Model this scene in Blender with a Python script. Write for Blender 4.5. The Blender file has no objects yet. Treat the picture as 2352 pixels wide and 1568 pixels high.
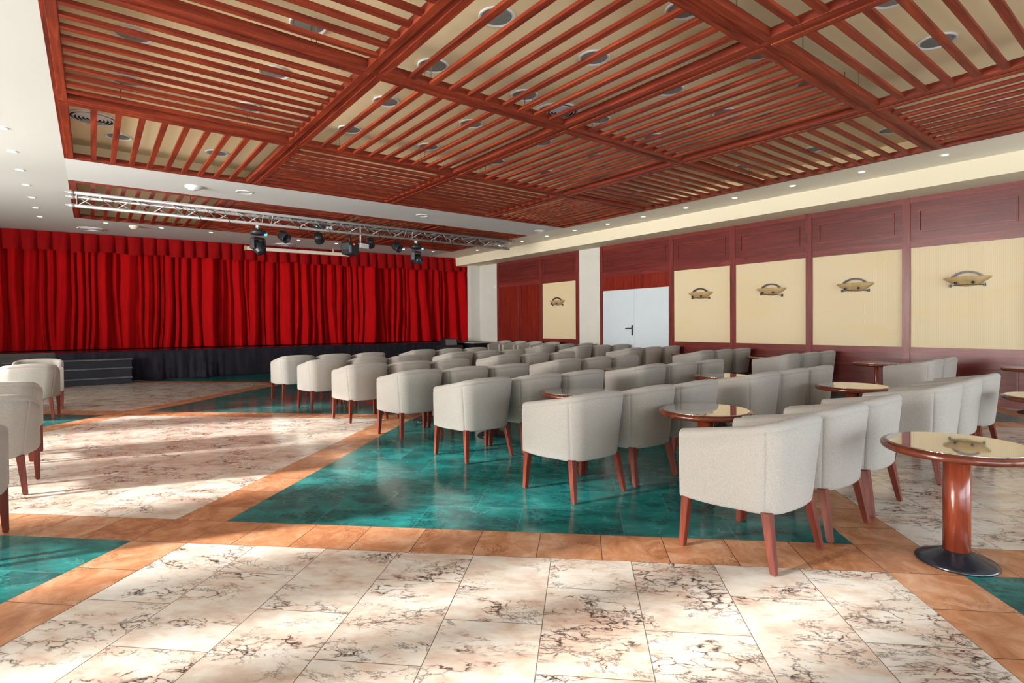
import bpy, bmesh, math, random
from mathutils import Matrix, Vector
random.seed(7)
PI = math.pi
SC = bpy.context.scene
COL = SC.collection

# ------------------------------------------------------------------ camera
F_PX, CX, CY = 1253.2334, 1194.7914, 758.9304
W_PX, H_PX = 2352, 1568
EYE = 1.17
_a, _p, _r = math.radians(-38.10819567), math.radians(-0.64645206), math.radians(-0.38992281)
_A = Matrix(((math.cos(_a), math.sin(_a), 0), (-math.sin(_a), math.cos(_a), 0), (0, 0, 1)))
_P = Matrix(((1, 0, 0), (0, math.cos(_p), math.sin(_p)), (0, -math.sin(_p), math.cos(_p))))
_R = Matrix(((math.cos(_r), 0, math.sin(_r)), (0, 1, 0), (-math.sin(_r), 0, math.cos(_r))))
_M = _R @ _P @ _A                       # rows: right, forward, up
cam_d = bpy.data.cameras.new('camera')
cam = bpy.data.objects.new('camera', cam_d)
COL.objects.link(cam)
rt, fw, up = _M[0], _M[1], _M[2]
cam.matrix_world = Matrix(((rt[0], up[0], -fw[0], 0), (rt[1], up[1], -fw[1], 0), (rt[2], up[2], -fw[2], EYE), (0, 0, 0, 1)))
cam_d.sensor_fit = 'HORIZONTAL'
cam_d.sensor_width = 36.0
cam_d.lens = 36.0 * F_PX / W_PX
cam_d.shift_x = -(CX - W_PX / 2) / W_PX
cam_d.shift_y = (CY - H_PX / 2) / W_PX
cam_d.clip_start = 0.05
SC.camera = cam

# ------------------------------------------------------------------ world, sun, daylight, exposure
SC.view_settings.view_transform = 'Standard'
SC.view_settings.look = 'None'
SC.view_settings.gamma = 1.0
SC.view_settings.use_curve_mapping = False
SC.view_settings.exposure = 0.52
wd = bpy.data.worlds.new('daylight')
SC.world = wd
wd.use_nodes = True
bg = wd.node_tree.nodes['Background']
bg.inputs[0].default_value = (0.80, 0.90, 1.0, 1)
bg.inputs[1].default_value = 1.6

sun_d = bpy.data.lights.new('sun', 'SUN')
sun_d.energy = 13.0
sun_d.angle = math.radians(3.0)
sun_d.color = (1.0, 0.97, 0.93)
sun = bpy.data.objects.new('sun', sun_d)
COL.objects.link(sun)
_el, _az = math.radians(17.5), math.radians(-15.0)
_sd = Vector((math.cos(_el) * math.cos(_az), math.cos(_el) * math.sin(_az), -math.sin(_el)))
sun.rotation_euler = _sd.to_track_quat('-Z', 'Y').to_euler()
sun.location = (-8, 6, 6)

def area(name, loc, direction, sx, sy, power, color):
    d = bpy.data.lights.new(name, 'AREA')
    d.shape = 'RECTANGLE'; d.size = sx; d.size_y = sy; d.energy = power; d.color = color
    o = bpy.data.objects.new(name, d); COL.objects.link(o)
    o.location = loc
    o.rotation_euler = Vector(direction).to_track_quat('-Z', 'Z').to_euler()
    return o
area('left_window_daylight', (-6.35, 4.4, 1.5), (1, 0, 0.10), 14.5, 2.8, 1750, (0.95, 0.97, 1.0))
area('rear_window_daylight', (3.2, -3.75, 1.0), (0, 1, -0.12), 11.5, 1.7, 260, (0.86, 0.93, 1.0))
area('added_ceiling_uplight', (-14.5, 4.4, 0.0), (0.8, 0, 1), 19.0, 12.0, 27000, (1.0, 0.97, 0.92))  # lamp added outside the left windows to brighten the ceiling; the terrace is assumed

# ------------------------------------------------------------------ tagging
def tag(o, label=None, cat=None, group=None, kind=None):
    if label: o['label'] = label
    if cat: o['category'] = cat
    if group: o['group'] = group
    if kind: o['kind'] = kind
    return o
def empty(name, loc, rz=0.0, label=None, cat=None, group=None):
    o = bpy.data.objects.new(name, None); COL.objects.link(o)
    o.location = loc; o.rotation_euler = (0, 0, rz); o.empty_display_size = 0.1
    return tag(o, label, cat, group)
def copy_tree(o, parent=None):
    c = o.copy(); COL.objects.link(c)
    if parent: c.parent = parent
    for ch in list(o.children):
        copy_tree(ch, c)
    return c

# ------------------------------------------------------------------ mesh builder
class MB:
    def __init__(s): s.v = []; s.f = []; s.sm = []; s.mi = []
    def add(s, vs, fs, smooth=False, mi=0):
        b = len(s.v); s.v += [tuple(v) for v in vs]
        for f in fs:
            s.f.append([b + i for i in f]); s.sm.append(smooth); s.mi.append(mi)
        return s
    def box(s, x0, x1, y0, y1, z0, z1, mi=0):
        v = [(x, y, z) for z in (z0, z1) for y in (y0, y1) for x in (x0, x1)]
        return s.add(v, [(0, 2, 3, 1), (4, 5, 7, 6), (0, 1, 5, 4), (2, 6, 7, 3), (0, 4, 6, 2), (1, 3, 7, 5)], mi=mi)
    def taper(s, top, bot, st, sb):
        (x, y, z), (u, v, w) = top, bot
        vs = [(u - sb, v - sb, w), (u + sb, v - sb, w), (u + sb, v + sb, w), (u - sb, v + sb, w),
              (x - st, y - st, z), (x + st, y - st, z), (x + st, y + st, z), (x - st, y + st, z)]
        return s.add(vs, [(3, 2, 1, 0), (4, 5, 6, 7), (0, 1, 5, 4), (1, 2, 6, 5), (2, 3, 7, 6), (3, 0, 4, 7)])
    def lathe(s, prof, n=32, c=(0, 0, 0), axis='z', smooth=True, cap=True, mi=0):
        vs = []; m = len(prof)
        for r, h in prof:
            for k in range(n):
                t = 2 * PI * k / n
                a, b = r * math.cos(t), r * math.sin(t)
                p = {'z': (a, b, h), 'y': (a, h, b), 'x': (h, a, b)}[axis]
                vs.append((c[0] + p[0], c[1] + p[1], c[2] + p[2]))
        fs = []
        for i in range(m - 1):
            for k in range(n):
                q = (i * n + k, i * n + (k + 1) % n, (i + 1) * n + (k + 1) % n, (i + 1) * n + k)
                fs.append(q)
        if cap:
            fs.append(tuple(range(n))[::-1]); fs.append(tuple((m - 1) * n + k for k in range(n)))
        s.add(vs, fs, smooth, mi)
        if cap: s.sm[-1] = s.sm[-2] = False
        return s
    def tube(s, pts, r, n=8, smooth=True, closed=False):
        pts = [Vector(p) for p in pts]; vs = []; m = len(pts)
        for i, p in enumerate(pts):
            a = pts[(i - 1) % m] if (i > 0 or closed) else p
            b = pts[(i + 1) % m] if (i < m - 1 or closed) else p
            d = (b - a).normalized()
            u = d.cross(Vector((0, 0, 1)))
            if u.length < 1e-4: u = d.cross(Vector((1, 0, 0)))
            u.normalize(); w = d.cross(u)
            for k in range(n):
                t = 2 * PI * k / n
                vs.append(p + (u * math.cos(t) + w * math.sin(t)) * r)
        fs = []
        for i in range(m if closed else m - 1):
            j = (i + 1) % m
            for k in range(n):
                fs.append((i * n + k, i * n + (k + 1) % n, j * n + (k + 1) % n, j * n + k))
        if not closed:
            fs.append(tuple(range(n))[::-1]); fs.append(tuple((m - 1) * n + k for k in range(n)))
        return s.add(vs, fs, smooth)
    def grid(s, P, smooth=True, mi=0, close_i=False):
        n, m = len(P), len(P[0])
        vs = [p for row in P for p in row]; fs = []
        for i in range(n if close_i else n - 1):
            for j in range(m - 1):
                i2 = (i + 1) % n
                fs.append((i * m + j, i2 * m + j, i2 * m + j + 1, i * m + j + 1))
        return s.add(vs, fs, smooth, mi)
    def build(s, name, mat, parent=None, bevel=0.0, auto=True):
        me = bpy.data.meshes.new(name)
        me.from_pydata(s.v, [], s.f)
        for p, sm, mi in zip(me.polygons, s.sm, s.mi):
            p.use_smooth = sm; p.material_index = mi
        for m in (mat if isinstance(mat, (list, tuple)) else [mat]): me.materials.append(m)
        bm = bmesh.new(); bm.from_mesh(me)
        bmesh.ops.recalc_face_normals(bm, faces=bm.faces[:])
        bm.to_mesh(me); bm.free()
        o = bpy.data.objects.new(name, me); COL.objects.link(o)
        if parent: o.parent = parent
        if bevel > 0:
            b = o.modifiers.new('bevel', 'BEVEL'); b.width = bevel; b.segments = 2; b.limit_method = 'ANGLE'; b.angle_limit = 0.7
        return o

# ------------------------------------------------------------------ materials
def new_mat(name):
    m = bpy.data.materials.new(name); m.use_nodes = True
    nt = m.node_tree; p = nt.nodes['Principled BSDF']
    return m, nt, p
def N(nt, t, **kw):
    n = nt.nodes.new(t)
    for k, v in kw.items(): setattr(n, k, v)
    return n
def link(nt, a, b): nt.links.new(a, b)
def math_n(nt, op, a, b=None, c=None, clamp=False):
    n = N(nt, 'ShaderNodeMath', operation=op); n.use_clamp = clamp
    for i, x in enumerate((a, b, c)):
        if x is None: continue
        if isinstance(x, (int, float)): n.inputs[i].default_value = x
        else: link(nt, x, n.inputs[i])
    return n.outputs[0]
def mix_c(nt, f, a, b, blend='MIX'):
    n = N(nt, 'ShaderNodeMix', data_type='RGBA', blend_type=blend)
    for i, x in ((0, f), (6, a), (7, b)):
        if isinstance(x, (int, float)): n.inputs[i].default_value = x
        elif isinstance(x, tuple): n.inputs[i].default_value = (*x, 1) if len(x) == 3 else x
        else: link(nt, x, n.inputs[i])
    return n.outputs[2]
def ramp(nt, f, stops):
    n = N(nt, 'ShaderNodeValToRGB'); e = n.color_ramp.elements
    while len(e) < len(stops): e.new(0.5)
    for el, (p, c) in zip(e, stops):
        el.position = p; el.color = (*c, 1) if len(c) == 3 else c
    link(nt, f, n.inputs[0]); return n.outputs[0]
def noise(nt, vec, scale, detail=4, rough=0.5, dist=0.0, w=None):
    n = N(nt, 'ShaderNodeTexNoise', noise_dimensions='4D' if w is not None else '3D')
    n.inputs['Scale'].default_value = scale; n.inputs['Detail'].default_value = detail
    n.inputs['Roughness'].default_value = rough; n.inputs['Distortion'].default_value = dist
    link(nt, vec, n.inputs['Vector'])
    if w is not None: link(nt, w, n.inputs['W'])
    return n.outputs['Fac']
def obj_vec(nt, scale=(1, 1, 1)):
    tc = N(nt, 'ShaderNodeTexCoord'); mp = N(nt, 'ShaderNodeMapping')
    mp.inputs['Scale'].default_value = scale
    link(nt, tc.outputs['Object'], mp.inputs['Vector']); return mp.outputs[0]
def bump(nt, p, h, strength=0.2, dist=0.01):
    b = N(nt, 'ShaderNodeBump'); b.inputs['Strength'].default_value = strength; b.inputs['Distance'].default_value = dist
    link(nt, h, b.inputs['Height']); link(nt, b.outputs[0], p.inputs['Normal'])
def plain(name, col, rough=0.5, metal=0.0, spec=0.5, var=0.06, vs=3.0, coat=0.0):
    m, nt, p = new_mat(name)
    v = obj_vec(nt)
    f = noise(nt, v, vs, 5, 0.6)
    lo = tuple(max(0, c * (1 - var)) for c in col); hi = tuple(min(1, c * (1 + var)) for c in col)
    link(nt, ramp(nt, f, [(0.3, lo), (0.7, hi)]), p.inputs['Base Color'])
    p.inputs['Roughness'].default_value = rough; p.inputs['Metallic'].default_value = metal
    p.inputs['Specular IOR Level'].default_value = spec; p.inputs['Coat Weight'].default_value = coat
    return m
def wood(name, dark, mid, light, axis='x', rough=0.35, knots=True, fine=1.0, spec=0.45):
    m, nt, p = new_mat(name)
    sc = {'x': (0.7, 9, 9), 'y': (9, 0.7, 9), 'z': (9, 9, 0.7)}[axis]
    v = obj_vec(nt, tuple(c * fine for c in sc))
    f = noise(nt, v, 1.6, 7, 0.62, 0.8)
    g = noise(nt, v, 7.0, 3, 0.6)
    f2 = math_n(nt, 'MULTIPLY_ADD', g, 0.3, f)
    f2 = math_n(nt, 'SUBTRACT', f2, 0.15)
    c = ramp(nt, f2, [(0.28, dark), (0.52, mid), (0.76, light)])
    if knots:
        kv = obj_vec(nt, {'x': (2.2, 9, 9), 'y': (9, 2.2, 9), 'z': (9, 9, 2.2)}[axis])
        k = noise(nt, kv, 1.0, 2, 0.5)
        kf = ramp(nt, k, [(0.70, (0, 0, 0)), (0.78, (1, 1, 1))])
        c = mix_c(nt, kf, c, tuple(d * 0.55 for d in dark))
    link(nt, c, p.inputs['Base Color'])
    p.inputs['Roughness'].default_value = rough; p.inputs['Specular IOR Level'].default_value = spec
    bump(nt, p, f2, 0.12, 0.004)
    return m

CELL, STRIP = 3.54, 3.87
def floor_common(name):
    m, nt, p = new_mat(name)
    tc = N(nt, 'ShaderNodeTexCoord'); sp = N(nt, 'ShaderNodeSeparateXYZ')
    link(nt, tc.outputs['Object'], sp.inputs[0])
    vv = math_n(nt, 'FLOORED_MODULO', math_n(nt, 'ADD', sp.outputs[0], 2.13), STRIP)
    uu = math_n(nt, 'FLOORED_MODULO', math_n(nt, 'SUBTRACT', sp.outputs[1], 3.045), STRIP)
    ci = math_n(nt, 'FLOOR', math_n(nt, 'DIVIDE', math_n(nt, 'ADD', sp.outputs[0], 2.13), STRIP))
    cj = math_n(nt, 'FLOOR', math_n(nt, 'DIVIDE', math_n(nt, 'SUBTRACT', sp.outputs[1], 3.045), STRIP))
    cell = math_n(nt, 'MULTIPLY_ADD', ci, 3.7, math_n(nt, 'MULTIPLY', cj, 5.3))
    return m, nt, p, tc.outputs['Object'], uu, vv, cell
def bricks(nt, x, y, bw, rh, off, mortar):
    cb = N(nt, 'ShaderNodeCombineXYZ'); link(nt, x, cb.inputs[0]); link(nt, y, cb.inputs[1])
    b = N(nt, 'ShaderNodeTexBrick'); b.offset = off; b.offset_frequency = 2
    b.inputs['Color1'].default_value = (0, 0, 0, 1); b.inputs['Color2'].default_value = (1, 1, 1, 1)
    b.inputs['Scale'].default_value = 1.0; b.inputs['Mortar Size'].default_value = mortar
    b.inputs['Mortar Smooth'].default_value = 0.3; b.inputs['Bias'].default_value = 0.0
    b.inputs['Brick Width'].default_value = bw; b.inputs['Row Height'].default_value = rh
    b.inputs['Mortar'].default_value = (0.5, 0.5, 0.5, 1)
    link(nt, cb.outputs[0], b.inputs['Vector'])
    sep = N(nt, 'ShaderNodeSeparateColor'); link(nt, b.outputs['Color'], sep.inputs[0])
    return sep.outputs[0], b.outputs['Fac']
def ridge(nt, f, width):
    d = math_n(nt, 'ABSOLUTE', math_n(nt, 'SUBTRACT', f, 0.5))
    n = N(nt, 'ShaderNodeMapRange'); n.interpolation_type = 'SMOOTHSTEP'
    link(nt, d, n.inputs[0]); n.inputs[1].default_value = 0.0; n.inputs[2].default_value = width
    n.inputs[3].default_value = 1.0; n.inputs[4].default_value = 0.0
    return n.outputs[0]
def smooth(nt, f, lo, hi):
    n = N(nt, 'ShaderNodeMapRange'); n.interpolation_type = 'SMOOTHSTEP'
    link(nt, f, n.inputs[0]); n.inputs[1].default_value = lo; n.inputs[2].default_value = hi
    return n.outputs[0]

def mat_white_marble():
    m, nt, p, ov, uu, vv, cell = floor_common('white_veined_marble')
    idc, mort = bricks(nt, math_n(nt, 'SUBTRACT', uu, 0.212), vv, 0.605, 0.3935, 0.5, 0.0022)
    w = math_n(nt, 'MULTIPLY_ADD', idc, 17.0, cell)
    mp = N(nt, 'ShaderNodeMapping'); mp.inputs['Rotation'].default_value = (0, 0, 0.9); mp.inputs['Scale'].default_value = (1.0, 1.9, 1)
    link(nt, ov, mp.inputs[0]); v = mp.outputs[0]
    a = noise(nt, v, 3.2, 7, 0.60, 0.5, w)
    b = noise(nt, v, 11.0, 5, 0.6, 0.3, w)
    ab = math_n(nt, 'MULTIPLY_ADD', b, 0.40, math_n(nt, 'MULTIPLY', a, 0.66))
    ab = math_n(nt, 'MULTIPLY_ADD', math_n(nt, 'SUBTRACT', idc, 0.5), 0.05, ab)
    c = ramp(nt, ab, [(0.38, (0.72, 0.70, 0.66)), (0.49, (0.68, 0.615, 0.53)), (0.57, (0.61, 0.50, 0.41)), (0.68, (0.50, 0.35, 0.265))])
    dn = N(nt, 'ShaderNodeTexNoise', noise_dimensions='4D'); dn.inputs['Scale'].default_value = 9.0; dn.inputs['Detail'].default_value = 5
    link(nt, v, dn.inputs['Vector']); link(nt, w, dn.inputs['W'])
    dv = N(nt, 'ShaderNodeVectorMath', operation='MULTIPLY_ADD'); link(nt, dn.outputs['Color'], dv.inputs[0]); dv.inputs[1].default_value = (0.22, 0.22, 0.22); link(nt, v, dv.inputs[2])
    vo = N(nt, 'ShaderNodeTexVoronoi', feature='DISTANCE_TO_EDGE', voronoi_dimensions='4D'); vo.inputs['Scale'].default_value = 9.0
    link(nt, dv.outputs[0], vo.inputs['Vector']); link(nt, w, vo.inputs['W'])
    crack = math_n(nt, 'SUBTRACT', 1.0, smooth(nt, vo.outputs['Distance'], 0.0, 0.058))
    soft = math_n(nt, 'SUBTRACT', 1.0, smooth(nt, vo.outputs['Distance'], 0.0, 0.16))
    mk = noise(nt, v, 2.3, 4, 0.55, 0.6, math_n(nt, 'ADD', w, 5.0))
    vn = noise(nt, v, 2.6, 9, 0.68, 0.5, math_n(nt, 'ADD', w, 2.0))
    c = mix_c(nt, math_n(nt, 'MULTIPLY', soft, math_n(nt, 'MULTIPLY', smooth(nt, mk, 0.46, 0.62), 0.50)), c, (0.56, 0.36, 0.27))
    c = mix_c(nt, math_n(nt, 'MULTIPLY', ridge(nt, vn, 0.015), math_n(nt, 'MULTIPLY', smooth(nt, mk, 0.44, 0.54), 0.75)), c, (0.06, 0.05, 0.045))
    fine = noise(nt, v, 14.0, 4, 0.6, 0.0, w)
    blk = math_n(nt, 'MULTIPLY', crack, math_n(nt, 'MULTIPLY', smooth(nt, mk, 0.525, 0.60), smooth(nt, fine, 0.34, 0.50)))
    c = mix_c(nt, math_n(nt, 'MULTIPLY', blk, 0.95), c, (0.022, 0.021, 0.021))
    c = mix_c(nt, math_n(nt, 'MULTIPLY', mort, 0.85), c, (0.10, 0.075, 0.055))
    link(nt, c, p.inputs['Base Color'])
    p.inputs['Roughness'].default_value = 0.17; p.inputs['Specular IOR Level'].default_value = 0.5
    return m
def mat_teal():
    m, nt, p, ov, uu, vv, cell = floor_common('teal_green_marble')
    idc, mort = bricks(nt, math_n(nt, 'SUBTRACT', vv, 0.2375), uu, 0.605, 0.3935, 0.5, 0.0016)
    w = math_n(nt, 'MULTIPLY_ADD', idc, 13.0, cell)
    mp = N(nt, 'ShaderNodeMapping'); mp.inputs['Rotation'].default_value = (0, 0, 0.5); mp.inputs['Scale'].default_value = (1.0, 1.7, 1)
    link(nt, ov, mp.inputs[0]); v = mp.outputs[0]
    a = noise(nt, v, 3.4, 10, 0.70, 0.35, w)
    f = math_n(nt, 'MULTIPLY_ADD', math_n(nt, 'SUBTRACT', idc, 0.5), 0.10, a)
    c = ramp(nt, f, [(0.30, (0.008, 0.050, 0.052)), (0.45, (0.010, 0.125, 0.120)), (0.57, (0.014, 0.200, 0.190)), (0.72, (0.045, 0.290, 0.270))])
    vn = noise(nt, v, 5.0, 9, 0.72, 0.5, math_n(nt, 'ADD', w, 3.0))
    mk = noise(nt, v, 2.2, 3, 0.5, 0.0, math_n(nt, 'ADD', w, 9.0))
    c = mix_c(nt, math_n(nt, 'MULTIPLY', ridge(nt, vn, 0.03), math_n(nt, 'MULTIPLY', smooth(nt, mk, 0.44, 0.60), 0.75)), c, (0.006, 0.022, 0.024))
    vl = noise(nt, v, 2.6, 9, 0.66, 0.5, math_n(nt, 'ADD', w, 6.0))
    c = mix_c(nt, math_n(nt, 'MULTIPLY', ridge(nt, vl, 0.010), math_n(nt, 'MULTIPLY', smooth(nt, mk, 0.50, 0.36), 0.40)), c, (0.25, 0.42, 0.40))
    c = mix_c(nt, math_n(nt, 'MULTIPLY', mort, 0.55), c, (0.16, 0.30, 0.28))
    link(nt, c, p.inputs['Base Color'])
    p.inputs['Roughness'].default_value = 0.13; p.inputs['Specular IOR Level'].default_value = 0.33
    return m
def mat_orange():
    m, nt, p, ov, uu, vv, cell = floor_common('orange_border_stone')
    idc, mort = bricks(nt, math_n(nt, 'SUBTRACT', vv, 0.2445), math_n(nt, 'SUBTRACT', uu, 0.2445), 0.3295, 0.3295, 0.0, 0.0026)
    w = math_n(nt, 'MULTIPLY_ADD', idc, 11.0, cell)
    a = noise(nt, ov, 5.5, 8, 0.66, 1.2, w)
    f = math_n(nt, 'MULTIPLY_ADD', math_n(nt, 'SUBTRACT', idc, 0.5), 0.14, a)
    c = ramp(nt, f, [(0.30, (0.33, 0.125, 0.052)), (0.50, (0.49, 0.215, 0.100)), (0.68, (0.62, 0.360, 0.220))])
    vn = noise(nt, ov, 7.0, 9, 0.7, 0.8, w)
    mk = noise(nt, ov, 3.0, 3, 0.5, 0.0, w)
    c = mix_c(nt, math_n(nt, 'MULTIPLY', ridge(nt, vn, 0.018), math_n(nt, 'MULTIPLY', smooth(nt, mk, 0.48, 0.64), 0.7)), c, (0.12, 0.045, 0.020))
    c = mix_c(nt, math_n(nt, 'MULTIPLY', mort, 0.85), c, (0.055, 0.028, 0.015))
    link(nt, c, p.inputs['Base Color'])
    p.inputs['Roughness'].default_value = 0.27; p.inputs['Specular IOR Level'].default_value = 0.45
    bump(nt, p, vn, 0.10, 0.004)
    return m
def mat_fabric():
    m, nt, p = new_mat('oatmeal_linen_upholstery')
    v = obj_vec(nt)
    wx = N(nt, 'ShaderNodeTexNoise'); wx.inputs['Scale'].default_value = 1.0; wx.inputs['Detail'].default_value = 2
    link(nt, obj_vec(nt, (620, 620, 90)), wx.inputs['Vector'])
    wy = N(nt, 'ShaderNodeTexNoise'); wy.inputs['Scale'].default_value = 1.0; wy.inputs['Detail'].default_value = 2
    link(nt, obj_vec(nt, (100, 100, 620)), wy.inputs['Vector'])
    f = math_n(nt, 'MULTIPLY_ADD', wx.outputs['Fac'], 0.6, math_n(nt, 'MULTIPLY', wy.outputs['Fac'], 0.4))
    c = ramp(nt, f, [(0.30, (0.275, 0.250, 0.222)), (0.70, (0.44, 0.412, 0.375))])
    b = noise(nt, v, 3.0, 3)
    c = mix_c(nt, math_n(nt, 'MULTIPLY', b, 0.15), c, (0.42, 0.36, 0.29))
    link(nt, c, p.inputs['Base Color'])
    p.inputs['Roughness'].default_value = 0.95; p.inputs['Specular IOR Level'].default_value = 0.15
    p.inputs['Sheen Weight'].default_value = 0.15
    bump(nt, p, f, 0.18, 0.002)
    return m
def mat_wallpaper():
    m, nt, p = new_mat('cream_ribbed_wallpaper')
    tc = N(nt, 'ShaderNodeTexCoord'); sp = N(nt, 'ShaderNodeSeparateXYZ'); link(nt, tc.outputs['Object'], sp.inputs[0])
    s = math_n(nt, 'SINE', math_n(nt, 'MULTIPLY', sp.outputs[1], 2 * PI / 0.022))
    st = math_n(nt, 'MULTIPLY_ADD', s, 0.5, 0.5)
    c = mix_c(nt, math_n(nt, 'MULTIPLY', st, 0.5), (0.70, 0.58, 0.375), (0.60, 0.48, 0.30))
    mp = N(nt, 'ShaderNodeMapping'); mp.inputs['Scale'].default_value = (1, 0.5, 1.4); link(nt, tc.outputs['Object'], mp.inputs[0])
    a = noise(nt, mp.outputs[0], 1.6, 6, 0.62, 0.8)
    c = mix_c(nt, math_n(nt, 'MULTIPLY', smooth(nt, a, 0.50, 0.68), 0.32), c, (0.70, 0.50, 0.22))
    link(nt, c, p.inputs['Base Color']); p.inputs['Roughness'].default_value = 0.6; p.inputs['Specular IOR Level'].default_value = 0.3
    bump(nt, p, st, 0.15, 0.002)
    return m
def mat_velvet(name, lo, hi, rough=0.9, sheen=0.0):
    m, nt, p = new_mat(name)
    f = noise(nt, obj_vec(nt, (6, 6, 0.8)), 2.0, 5, 0.6)
    link(nt, ramp(nt, f, [(0.3, lo), (0.7, hi)]), p.inputs['Base Color'])
    p.inputs['Roughness'].default_value = rough; p.inputs['Specular IOR Level'].default_value = 0.15
    p.inputs['Sheen Weight'].default_value = sheen
    g = noise(nt, obj_vec(nt, (3, 3, 3)), 60.0, 2)
    bump(nt, p, g, 0.1, 0.002)
    return m
def emit(name, col, strength):
    m, nt, p = new_mat(name)
    p.inputs['Base Color'].default_value = (*col, 1)
    p.inputs['Emission Color'].default_value = (*col, 1); p.inputs['Emission Strength'].default_value = strength
    return m

M_WHITE_MARBLE, M_TEAL, M_ORANGE = mat_white_marble(), mat_teal(), mat_orange()
M_FABRIC, M_PAPER = mat_fabric(), mat_wallpaper()
RD, RM, RL = (0.070, 0.0075, 0.003), (0.210, 0.026, 0.009), (0.385, 0.066, 0.020)
M_WX = wood('red_stained_pine_crosswise', RD, RM, RL, 'x', 0.48, spec=0.28)
M_WY = wood('red_stained_pine_lengthwise', RD, RM, RL, 'y', 0.48, spec=0.28)
PD, PM, PL = (0.085, 0.013, 0.012), (0.138, 0.022, 0.018), (0.200, 0.036, 0.026)
M_PANEL_Y = wood('mahogany_panel', PD, PM, PL, 'y', 0.32, False)
M_PANEL_Z = wood('mahogany_post', tuple(c * 1.25 for c in PD), tuple(c * 1.3 for c in PM), tuple(c * 1.3 for c in PL), 'z', 0.32)
M_RAIL_Y = wood('mahogany_rail', tuple(c * 1.25 for c in PD), tuple(c * 1.3 for c in PM), tuple(c * 1.3 for c in PL), 'y', 0.32)
M_DOORWOOD = wood('mahogany_door_veneer', (0.10, 0.008, 0.006), (0.19, 0.018, 0.010), (0.28, 0.034, 0.016), 'z', 0.28, False)
M_LEG = wood('cherry_chair_leg', (0.070, 0.012, 0.007), (0.145, 0.025, 0.012), (0.24, 0.050, 0.022), 'z', 0.42, False, spec=0.3)
M_COLUMN = wood('polished_cherry_column', (0.10, 0.016, 0.008), (0.23, 0.042, 0.018), (0.38, 0.085, 0.034), 'z', 0.18, False, spec=0.6)
M_RIM = wood('polished_mahogany_rim', (0.06, 0.012, 0.006), (0.15, 0.030, 0.012), (0.26, 0.060, 0.022), 'x', 0.15, False, spec=0.6)
M_CEIL = plain('white_ceiling_paint', (0.64, 0.64, 0.63), 0.8, spec=0.2, var=0.02, vs=0.6)
M_CEIL_SIDE = plain('off_white_ceiling_paint', (0.56, 0.555, 0.525), 0.8, spec=0.2, var=0.02, vs=0.6)
M_CREAM = plain('cream_soffit_paint', (0.76, 0.685, 0.51), 0.75, spec=0.2, var=0.02, vs=0.6)
M_PLENUM = plain('pale_yellow_ceiling_paint', (0.95, 0.78, 0.49), 0.8, spec=0.2, var=0.03, vs=0.8)
M_WALLW = plain('pale_wall_paint', (0.64, 0.625, 0.565), 0.75, spec=0.2, var=0.03)
M_DOORW = plain('pale_blue_white_door_paint', (0.58, 0.645, 0.685), 0.4, var=0.02)
M_BLACK = plain('black_steel', (0.012, 0.012, 0.014), 0.35)
M_BLACKP = plain('black_plastic', (0.018, 0.018, 0.021), 0.4)
M_BASE = plain('black_enamel_base', (0.012, 0.014, 0.020), 0.22, spec=0.6)
M_ALU = plain('brushed_aluminium', (0.36, 0.35, 0.34), 0.42, metal=0.5, var=0.04)
M_GREYW = plain('grey_painted_board', (0.060, 0.052, 0.050), 0.75, spec=0.2, var=0.12)
M_STEP = plain('charcoal_painted_step', (0.022, 0.023, 0.029), 0.8, spec=0.15, var=0.12)
M_STEPE = plain('worn_step_edge', (0.085, 0.085, 0.09), 0.7, spec=0.2, var=0.25, vs=12)
M_SKIRT = mat_velvet('black_stage_skirt_cloth', (0.010, 0.009, 0.014), (0.024, 0.021, 0.032), 0.85)
M_DECK = plain('black_stage_deck', (0.02, 0.018, 0.02), 0.25)
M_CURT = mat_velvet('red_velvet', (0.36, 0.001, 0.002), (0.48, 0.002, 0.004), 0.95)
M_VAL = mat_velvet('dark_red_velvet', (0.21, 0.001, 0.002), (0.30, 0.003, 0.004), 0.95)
M_WPLASTIC = plain('white_plastic', (0.80, 0.80, 0.80), 0.45, var=0.02)
M_GREYGLASS = plain('frosted_grey_glass', (0.24, 0.28, 0.26), 0.35, var=0.05)
M_GREYGRILLE = plain('pale_grey_grille', (0.55, 0.57, 0.60), 0.5, var=0.04)
M_VENTDARK = plain('dark_duct', (0.03, 0.028, 0.025), 0.8)
M_SCONCE = plain('amber_alabaster_glass', (0.50, 0.35, 0.17), 0.30, var=0.18, vs=5)
M_IRON = plain('dark_bronze_iron', (0.055, 0.050, 0.058), 0.4, metal=0.3)
M_SCREEN = plain('cream_enamelled_case', (0.78, 0.68, 0.55), 0.5, var=0.02)
M_LENS = plain('dark_blue_lens', (0.05, 0.09, 0.14), 0.08, spec=0.8)
M_LAMPGREY = plain('silver_reflector', (0.35, 0.36, 0.38), 0.2, metal=0.6)
M_CABLE = plain('black_cable', (0.01, 0.01, 0.01), 0.5)
M_WIRE = plain('galvanised_wire', (0.35, 0.30, 0.22), 0.4, metal=0.5)
M_SMOKED = plain('smoked_mirror_glass', (0.66, 0.63, 0.60), 0.03, metal=0.92, var=0.01)
M_GLOW = emit('lit_downlight_lens', (1.0, 0.96, 0.90), 9.0)
M_GREEN, M_BLUE, M_RED = emit('green_indicator', (0.05, 0.9, 0.15), 2.0), emit('blue_indicator', (0.05, 0.25, 1.0), 2.5), emit('red_indicator', (1.0, 0.05, 0.03), 2.0)
M_SHEER = plain('cream_window_drape', (0.75, 0.70, 0.60), 0.9, var=0.05)

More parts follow.
